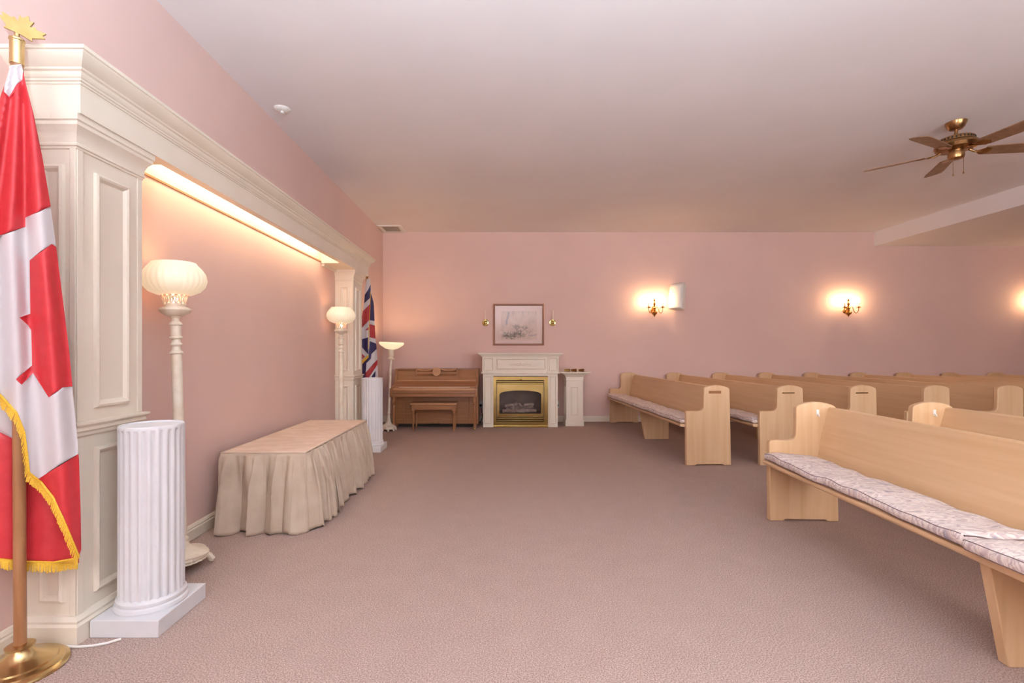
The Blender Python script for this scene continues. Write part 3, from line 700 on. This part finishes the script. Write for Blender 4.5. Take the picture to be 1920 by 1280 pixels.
def turned(h, r, sq=0):
    return [(r*.45, 0), (r*.6, .01), (r*.5, .03), (r*.62, .06), (r*.9, h*.62), (r*1.0, h*.72), (r*.7, h*.75), (r*1.25, h*.78), (r*.7, h*.81), (r*1.05, h*.86), (r*1.05, h)]
for x in (PX0+.045, PX1-.045):
    lg = MB().lathe([(r, z+.03) for r, z in turned(.47, .026)], 18, (x, 7.30, 0)).build('leg', 'walnut_z', pn)
    MB().lathe([(0, 0), (.012, .002), (.017, .014), (.013, .026), (.009, .034)], 12, (x, 7.30, 0)).build('caster', 'brass', lg)
    MB().box(x-.022, x+.022, 7.30, 7.60, .03, .062).build('toe_block', 'walnut', pn, bevel=.004)
for dx in (-.055, .04):
    MB().prism([(7.60, .075), (7.53, .08), (7.50, .088), (7.485, .082), (7.485, .07), (7.53, .062), (7.60, .058)], YZ, cx+dx-.012, cx+dx+.012).build('pedal', 'brass', pn, bevel=.004)
bn = thing('piano_bench', 'small brown walnut bench with turned legs in front of the piano', 'bench', (-.965, 7.315, 0))
BX0, BX1, BY0, BY1, BZ = -1.31, -.625, 7.14, 7.49, .418
MB().box(BX0, BX1, BY0, BY1, BZ-.02, BZ).build('seat', 'walnutl', bn, bevel=.008)
MB().box(BX0+.03, BX1-.03, BY0+.03, BY1-.03, BZ-.095, BZ-.02).build('apron', 'walnut', bn)
for x in (BX0+.042, BX1-.042):
    for y in (BY0+.042, BY1-.042):
        lg = MB().lathe(turned(.32, .02), 16, (x, y, 0)).build('leg', 'walnut_z', bn)
        MB().box(x-.023, x+.023, y-.023, y+.023, BZ-.115, BZ-.02).build('leg_block', 'walnut_z', lg, bevel=.003)

# ------------------------------------------------------------------ fireplace
fpz = thing('fireplace', 'cream mantel fireplace with a polished brass arched gas insert', 'fireplace', (.34, 7.8, 0))
FY = 7.575
MX0, MX1 = -.245, .925
for x0, x1 in ((-.245, -.083), (.775, .925)):
    lg = MB().box(x0, x1, FY, YB-.02, 0, .842).build('pilaster', 'cream', fpz, bevel=.003)
    MB().frame(x0+.022, x1-.022, .06, .80, [(0, FY), (0, FY-.008), (.008, FY-.012), (.016, FY-.004), (.018, FY)], XZ).build('panel_moulding', 'cream', lg, smooth=20)
    bl = MB().box(x0-.012, x1+.022 if x0 < 0 else x1+.012, FY-.022, YB-.02, .862, 1.115).build('corner_block', 'cream', fpz, bevel=.003)
    if x0 > 0: pass
    MB().frame(x0+.008, x1-.002, .885, 1.09, [(0, FY-.022), (0, FY-.030), (.008, FY-.034), (.016, FY-.026), (.018, FY-.022)], XZ).build('panel_moulding', 'cream', bl, smooth=20)
    MB().box(x0-.03, x1+.03, FY-.045, FY-.0, .84, .864).build('collar', 'cream', bl, bevel=.005)
fz = MB().box(-.09, .79, FY-.006, YB-.02, .80, 1.115).build('frieze', 'cream', fpz, bevel=.003)
MB().frame(-.03, .735, .905, 1.075, [(0, FY-.006), (0, FY-.018), (.01, FY-.023), (.02, FY-.010), (.022, FY-.006)], XZ).build('panel_moulding', 'cream', fz, smooth=20)
MB().box(-.06, .75, FY-.028, FY, .838, .852).build('bead', 'cream', fz, bevel=.004)
orn = MB(); oc = (.352, .985)
for s in (-1, 1):
    orn.tube([(oc[0]+s*x, FY-.008, oc[1]+z) for x, z in ((0, -.01), (.05, -.018), (.10, -.006), (.14, -.016), (.19, -.02))], [.01, .009, .008, .006, .003], 8)
    for k in range(5):
        x = oc[0]+s*(.03+.032*k); orn.tube([(x, FY-.008, oc[1]-.01), (x+s*.012, FY-.011, oc[1]+.012-.004*k), (x+s*.028, FY-.008, oc[1]+.016-.005*k)], [.004, .007, .002], 6)
orn.T = Matrix.Translation((oc[0], FY-.008, oc[1]+.01)) @ Matrix.Rotation(R(90), 4, 'X')
orn.lathe([(.024, -.002), (.022, .006), (.012, .01), (0, .012)], 10)
for k in range(5):
    a = R(30+30*k); orn.lathe([(.009, -.002), (.008, .006), (0, .008)], 8, (.03*math.cos(a), .03*math.sin(a), 0))
orn.T = None
orn.build('carved_ornament', 'cream', fz)
MB().sweep([(MX0-.02, YB-.02), (MX0-.02, FY-.03), (MX1+.02, FY-.03), (MX1+.02, YB-.02)], [(-.02, 1.10), (.0, 1.10), (.0, 1.108), (.012, 1.112), (.014, 1.122), (.03, 1.126), (.032, 1.138), (.052, 1.142), (.056, 1.150), (.056, 1.162), (-.3, 1.162), (-.3, 1.10)]).build('mantel_shelf', 'cream', fpz, smooth=20)
MB().box(MX0, MX1, FY, YB-.02, 1.10, 1.16).build('shelf_core', 'cream', fpz)
def plate(name, outer, hole, y0, y1, m, parent):
    V, T = cdt(outer, [hole], 0); T = [f for f, c in T if not inside(c, hole)]
    mb = MB(); nv = len(V)
    vs = [(x, y0, z) for x, z in V]+[(x, y1, z) for x, z in V]
    fs = [f for f in T]+[tuple(i+nv for i in f)[::-1] for f in T]
    mb.add(vs, fs)
    for poly in (outer, hole):
        n_ = len(poly); mb.add([(x, y0, z) for x, z in poly]+[(x, y1, z) for x, z in poly], [(i, (i+1) % n_, n_+(i+1) % n_, n_+i) for i in range(n_)])
    return mb.build(name, m, parent, smooth=25)
rect = lambda x0, x1, z0, z1: [(x0, z0), (x1, z0), (x1, z1), (x0, z1)]
ins = plate('insert_surround', rect(-.083, .775, .012, .79), rect(-.035, .715, .085, .735), FY+.012, FY+.03, 'brass', fpz)
MB().box(-.083, .775, FY-.02, FY+.03, .0, .022).build('brass_sill', 'brass', ins, bevel=.004)
MB().box(-.083, .775, FY+.03, FY+.04, .79, .80).build('top_gap', 'dark', ins)
T_ = MB(); T_.T = Matrix.Translation((.352, FY+.012, .762)) @ Matrix.Rotation(R(90), 4, 'X')
T_.lathe([(.02, 0), (.02, .006), (.012, .01), (0, .011)], 16); T_.build('badge', 'brass', ins)
MB().box(-.035, .715, FY+.06, FY+.07, .085, .16).box(-.035, .715, FY+.06, FY+.07, .66, .735).build('vent_recess', 'dark', ins)
for z in (.095, .125, .150): MB().box(-.03, .71, FY+.018, FY+.06, z, z+.016).build('louvre', 'brass', ins, bevel=.003)
for z in (.678, .704): MB().box(-.03, .71, FY+.018, FY+.06, z, z+.016).build('louvre', 'brass', ins, bevel=.003)
ax0, ax1 = .012, .668
arch = [(ax0, .21), (ax1, .21), (ax1, .50)]+[((ax0+ax1)/2+(ax1-ax0)/2*math.cos(R(180*t/20)), .50+.075*math.sin(R(180*t/20))**.75) for t in range(1, 20)]+[(ax0, .50)]
dr = plate('arched_door', rect(-.026, .706, .172, .672), arch, FY+.016, FY+.03, 'brass', fpz)
MB().prism(arch, XZ, FY+.026, FY+.029).build('glass_pane', 'fglass', dr)
bx = MB(); bx.box(ax0-.03, ax1+.03, FY+.42, FY+.44, .16, .66).box(ax0-.05, ax0-.03, FY+.035, FY+.44, .16, .66).box(ax1+.03, ax1+.05, FY+.035, FY+.44, .16, .66)
bx.box(ax0-.05, ax1+.05, FY+.035, FY+.44, .15, .20).box(ax0-.05, ax1+.05, FY+.035, FY+.44, .64, .66).build('firebox', 'soot', fpz)
rnd = random.Random(11)
for (xa, ya, za, xb, yb, zb, r) in ((.06, .14, .235, .60, .16, .24, .03), (.12, .26, .26, .56, .25, .30, .035), (.10, .22, .31, .30, .2, .33, .03), (.40, .2, .32, .56, .24, .33, .028), (.20, .12, .27, .29, .28, .34, .025), (.38, .12, .27, .33, .28, .34, .025)):
    n = 10; P = [(xa+(xb-xa)*i/n, FY+ya+(yb-ya)*i/n, za+(zb-za)*i/n+rnd.uniform(-.004, .004)) for i in range(n+1)]
    MB().tube(P, [r*rnd.uniform(.85, 1.1) for _ in P], 10).build('log', 'log', fpz)

# ------------------------------------------------------------------ cream plinth with three brass cups
pl = thing('plinth_stand', 'cream panelled square stand with a wide flared top, beside the fireplace', 'stand', (1.21, 7.84, 0))
QX0, QX1, QY0, QY1 = 1.075, 1.345, 7.70, 7.98
MB().box(QX0, QX1, QY0, QY1, 0, .80).build('shaft', 'cream', pl, bevel=.003)
ring = [(QX0, QY0), (QX1, QY0), (QX1, QY1), (QX0, QY1)]
MB().sweep(ring, [(0, 0), (.012, 0), (.012, .09), (.006, .098), (0, .10)], closed=True).build('base', 'cream', pl, smooth=20)
MB().sweep(ring, [(0, .715), (.006, .72), (.006, .73), (.002, .735), (.002, .755), (.006, .76), (.006, .775), (.02, .80), (.045, .825), (.06, .832), (.06, .84), (.105, .846), (.105, .862), (-.14, .862)], closed=True).build('flared_top', 'cream', pl, smooth=20)
MB().frame(QX0+.075, QX1-.075, .16, .63, [(0, QY0), (.002, QY0-.008), (.012, QY0-.01), (.018, QY0-.002), (.018, QY0)], XZ).build('panel_moulding', 'cream', pl, smooth=20)
MB().frame(QY0+.075, QY1-.075, .16, .63, [(0, QX0), (.002, QX0-.008), (.012, QX0-.01), (.018, QX0-.002), (.018, QX0)], YZ).build('panel_moulding', 'cream', pl, smooth=20)
for i, (x, m_, wd_) in enumerate(((1.055, 'brass', 'pale brass'), (1.162, 'brassd', 'dark bronze'), (1.278, 'brassd', 'dark bronze'))):
    cu = MB(); cu.T = Matrix.Translation((x, 7.74, .862+.0245)) @ Matrix.Rotation(R(-24), 4, 'Z') @ Matrix.Rotation(R(90), 4, 'Y')
    cu.lathe([(.016, 0), (.020, .006), (.018, .016), (.021, .022), (.022, .05), (.0235, .058), (.0245, .084), (.022, .086), (.019, .082), (.018, .01), (0, .008)], 24)
    o = cu.build('brass_cup', m_, loc=(x, 7.74, .862))
    tag(o, ['pale brass cup lying on the cream stand, closest to the fireplace', 'bronze cup lying on the cream stand between two other cups', 'bronze cup lying on the cream stand, farthest from the fireplace'][i], 'cup', 'small metal cups on the cream stand')

# ------------------------------------------------------------------ picture and candle sconces over the mantel
PCX0, PCX1, PCZ0, PCZ1 = -.092, .765, 1.286, 1.985
pc = thing('framed_picture', 'framed botanical print with a pale mount above the mantel', 'picture', (.337, YB-.02, 1.63))
MB().frame(PCX0, PCX1, PCZ0, PCZ1, [(0, YB-.002), (0, YB-.03), (.008, YB-.036), (.018, YB-.03), (.026, YB-.034), (.032, YB-.02), (.032, YB-.002)], XZ).build('frame', 'frame', pc, smooth=20)
MB().box(PCX0+.02, PCX1-.02, YB-.012, YB-.004, PCZ0+.02, PCZ1-.02).build('mount', 'mat', pc)
rx0, rx1, rz0, rz1 = .04, .64, 1.385, 1.865
pr = MB().box(rx0, rx1, YB-.0135, YB-.0122, rz0, rz1).build('print', 'print', pc)
lf = MB(); rnd = random.Random(21)
def stroke(mb, x, z, a, l, w):
    d = (math.cos(a), math.sin(a)); q = (-d[1], d[0])
    pts = [(x, z), (x+d[0]*l*.5+q[0]*w, z+d[1]*l*.5+q[1]*w), (x+d[0]*l, z+d[1]*l), (x+d[0]*l*.5-q[0]*w, z+d[1]*l*.5-q[1]*w)]
    mb.prism(pts, XZ, YB-.0145, YB-.0136)
for cxx, czz, nn, ll in ((.15, 1.46, 24, .08), (.29, 1.45, 26, .10), (.30, 1.57, 22, .08), (.22, 1.41, 26, .07), (.38, 1.43, 24, .08), (.44, 1.56, 18, .07), (.50, 1.49, 10, .05), (.12, 1.42, 16, .06), (.34, 1.50, 18, .07)):
    for k in range(nn): stroke(lf, cxx+rnd.uniform(-.05, .05), czz+rnd.uniform(-.03, .03), rnd.uniform(.2, 2.9), ll*rnd.uniform(.6, 1.0), .0045)
lf.build('printed_leaves', 'leafink', pr, smooth=0)
tk = MB(); tk.prism([(.115, 1.63), (.145, 1.63), (.15, 1.70), (.175, 1.78), (.178, 1.85), (.155, 1.85), (.15, 1.79), (.12, 1.71)], XZ, YB-.0145, YB-.0136)
tk.prism([(.49, 1.462), (.56, 1.455), (.635, 1.478), (.635, 1.466), (.56, 1.443), (.49, 1.452)], XZ, YB-.0145, YB-.0136)
for x in (.07, .24, .40, .50, .62): tk.prism([(x, 1.79), (x+.006, 1.79), (x+.006, 1.86), (x, 1.86)], XZ, YB-.0145, YB-.0136)
tk.build('printed_trunk', 'trunkink', pr, smooth=0)
MB().box(PCX0+.03, PCX1-.03, YB-.021, YB-.018, PCZ0+.03, PCZ1-.03).build('glass', 'pglass', pc)
for i, x in enumerate((-.222, .905)):
    cz = 1.67
    s = thing('candle_sconce', ['small brass wall sconce with an unlit candle, on the piano side of the picture', 'small brass wall sconce with an unlit candle, on the pew side of the picture'][i], 'sconce', (x, YB, cz), 0, 'candle sconces flanking the picture')
    b_ = MB(); b_.T = Matrix.Translation((x, YB, cz)) @ Matrix.Rotation(R(90), 4, 'X')
    b_.lathe([(.056, 0), (.058, .006), (.05, .014), (.036, .016), (.03, .022), (.016, .026), (.012, .034), (0, .036)], 28); b_.build('backplate', 'brass', s)
    MB().tube([(x, YB-.03, cz), (x, YB-.055, cz-.018), (x, YB-.075, cz-.01), (x, YB-.08, cz+.01)], .006, 8).build('arm', 'brass', s)
    MB().lathe([(.006, .005), (.012, .01), (.024, .02), (.026, .026), (.012, .024), (.012, .05), (0, .05)], 16, (x, YB-.08, cz)).build('cup', 'brass', s)
    MB().lathe([(.009, .04), (.0085, .20), (.006, .206), (0, .207)], 12, (x, YB-.08, cz)).build('candle', 'candle', s)

# ------------------------------------------------------------------ lit brass wall sconces
def wall_sconce(X, label):
    z0 = 1.2+(657-594)/113.
    s = thing('wall_sconce', label, 'sconce', (X, YB, z0+.17), 0, 'lit two-arm brass sconces on the fireplace wall')
    b_ = MB(); b_.T = Matrix.Translation((X, YB, z0+.11)) @ Matrix.Rotation(R(90), 4, 'X')
    b_.lathe([(.045, 0), (.046, .006), (.035, .014), (.016, .02), (.012, .06)], 24); b_.build('wall_plate', 'brasss', s)
    yc = YB-.075
    MB().lathe([(0, 0), (.007, .012), (.010, .025), (.030, .045), (.047, .062), (.05, .08), (.034, .098), (.014, .112), (.012, .128), (.024, .142), (.032, .158), (.024, .176), (.012, .19), (.016, .205), (.022, .222), (.012, .24), (.010, .262), (.018, .275), (.010, .292), (.0, .312)], 24, (X, yc, z0)).build('spindle', 'brasss', s)
    for sg in (-1, 1):
        ex, ey = X+sg*.115, yc-.075
        d = Vector((ex-X, ey-yc, 0)); P = []
        for q, h in ((.05, .105), (.18, .15), (.30, .178), (.40, .168), (.50, .12), (.62, .075), (.78, .062), (.92, .08), (1.0, .12), (1.0, .15)):
            P.append((X+d.x*q, yc+d.y*q, z0+h))
        ar = MB().tube(P, .0055, 8).build('arm', 'brasss', s)
        MB().lathe([(.005, .14), (.014, .146), (.036, .156), (.038, .161), (.012, .158), (.014, .172), (.011, .178)], 20, (ex, ey, z0)).build('drip_pan', 'brasss', ar)
        MB().lathe([(.0095, .165), (.0095, .235), (0, .236)], 12, (ex, ey, z0)).build('candle_sleeve', 'candle', ar)
        MB().lathe([(.006, .236), (.012, .25), (.0165, .27), (.014, .29), (.007, .31), (0, .325)], 14, (ex, ey, z0)).build('flame_bulb', 'bulb', ar)
wall_sconce(2.60, 'lit two-arm brass wall sconce beside the white wall speaker')
wall_sconce(5.84, 'lit two-arm brass wall sconce under the end of the dropped ceiling')
wall_sconce(9.06, 'lit two-arm brass wall sconce far along the wall under the dropped ceiling')

# ------------------------------------------------------------------ wall speaker
sk = thing('wall_speaker', 'white wedge-shaped loudspeaker tilted on the wall beside a lit sconce', 'speaker', (2.98, YB-.12, 2.1))
sk.rotation_euler = (R(-7), 0, R(-52))
# local: -y is the curved face
def spk(u, v):
    a = (u-.5)*2; zz = -.215+.43*v
    y = -.07-.035*(1-a*a)-.02*math.sin(math.pi*v)
    if v > .85: y += .06*((v-.85)/.15)**2
    return (a*.115, y, zz)
MB().grid(spk, 17, 25).build('grille', 'plastic', sk, local=True, solid=.006)
MB().prism([(-.12, -.07), (.12, -.07), (.085, .085), (-.085, .085)], XYZ, -.22, .205).build('cabinet', 'plastic', sk, local=True, bevel=.012)
MB().box(-.02, .02, .085, .125, -.04, .04).build('bracket', 'plastic', sk, local=True)

# ------------------------------------------------------------------ ceiling fan
fn = thing('ceiling_fan', 'antique brass ceiling fan with five brown wooden blades', 'fan', (4.0, 4.23, ZC))
MB().lathe([(.075, 0), (.073, -.012), (.06, -.045), (.045, -.062), (.018, -.066), (0, -.066)], 32).build('canopy', 'brassd', fn, local=True)
MB().lathe([(.0125, -.06), (.0125, -.13)], 14).build('downrod', 'brassd', fn, local=True)
mo = MB().lathe([(.0125, -.122), (.028, -.126), (.06, -.136), (.118, -.142), (.125, -.148), (.126, -.174), (.13, -.178), (.146, -.19), (.15, -.21), (.138, -.235), (.09, -.246), (.05, -.25), (.05, -.262)], 48).build('motor_housing', 'brassd', fn, local=True)
vb = MB()
for k in range(30):
    a = 2*math.pi*k/30; vb.T = Matrix.Rotation(a, 4, 'Z'); vb.box(.1245, .1275, -.006, .006, -.168, -.154)
vb.T = None; vb.build('vent_slots', 'dark', mo, local=True)
MB().lathe([(.05, -.262), (.056, -.266), (.058, -.305), (.052, -.318), (.03, -.324), (0, -.325)], 32).build('switch_housing', 'brassd', fn, local=True)
for k in range(5):
    Rz = Matrix.Rotation(R(62+72*k), 4, 'Z')
    ir = MB(); ir.T = Rz
    ir.tube([(.10, 0, -.242), (.14, 0, -.262), (.19, 0, -.262)], [.012, .009, .008], 8)
    ir.prism([(.16, -.012), (.20, -.045), (.25, -.03), (.262, 0), (.25, .03), (.20, .045), (.16, .012)], lambda a, c_, d: (a, c_, d-.22*c_), -.266, -.261)
    ir.build('blade_iron', 'brassd', fn, local=True)
    bl = MB(); bl.T = Rz
    bl.prism([(.205, -.05), (.22, -.058), (.58, -.072), (.635, -.066), (.652, -.04), (.655, 0), (.652, .04), (.635, .066), (.58, .072), (.22, .058), (.205, .05)],
             lambda a, c_, d: (a, c_, d-.22*c_), -.260, -.254)
    bl.build('blade', 'blade', fn, local=True)
for (dx, dy, ln) in ((-.045, -.02, .15), (.045, -.02, .13)):
    ch = MB().tube([(dx, dy, -.315), (dx, dy, -.315-ln)], .0018, 6)
    ch.lathe([(0, -.012), (.007, -.008), (.007, 0), (.002, .006)], 10, (dx, dy, -.315-ln)); ch.build('pull_chain', 'brassd', fn, local=True)

# ------------------------------------------------------------------ outlets, cords, small things
def outlet(X, label):
    t = thing('wall_outlet', label, 'outlet', (X, YB, .29), 0, 'wall outlets beside the fireplace')
    MB().box(X-.036, X+.036, YB-.006, YB, .235, .35).build('cover_plate', 'plastic', t, bevel=.002)
    MB().box(X-.017, X+.017, YB-.009, YB-.006, .297, .328).box(X-.017, X+.017, YB-.009, YB-.006, .257, .288).build('socket', 'plastic', t, bevel=.001)
    p = MB().box(X-.02, X+.02, YB-.04, YB-.009, .26, .298).build('plug', 'black', None, loc=(X, YB-.02, .28), bevel=.006)
    return p
for X, lb, cl, path in ((-.30, 'white wall outlet between the piano and the fireplace', 'black power cord with plug hanging between the piano and the fireplace', ((-.30, 8.12, .27), (-.285, 8.09, .2), (-.27, 8.08, .12), (-.28, 8.06, .05), (-.31, 8.04, .012), (-.36, 8.06, .012))),
                        (.985, 'white wall outlet between the fireplace and the cream stand', 'black power cord with plug hanging between the fireplace and the cream stand', ((.985, 8.12, .27), (.97, 8.09, .2), (.962, 8.085, .1), (.965, 8.08, .02), (.95, 8.05, .012)))):
    p = outlet(X, lb); p.name = 'plugged_cord'; tag(p, cl, 'cord')
    MB().tube([tuple(Vector(q)-p.location) for q in path], .006, 8).build('cable', 'black', p, local=True)
o = MB().tube([(-1.76, 1.955, .006), (-1.70, 1.95, .006), (-1.64, 1.958, .006), (-1.60, 1.975, .006), (-1.565, 2.005, .006)], .005, 8).build('white_cable', 'plastic', loc=(-1.65, 1.96, 0))
tag(o, 'short white cable on the carpet between the flag stand and the fluted pedestal', 'cable')
o = MB().box(-1.72, -1.64, 7.44, 7.52, .0, .06).tube([(-1.68, 7.5, .055), (-1.71, 7.56, .06), (-1.75, 7.5, .04), (-1.82, 7.42, .02), (-1.86, 7.45, .006)], .006, 8).build('power_adapter', 'black', loc=(-1.68, 7.48, 0), bevel=.006)
tag(o, 'black power adapter on the carpet behind the lamp beside the piano', 'adapter')
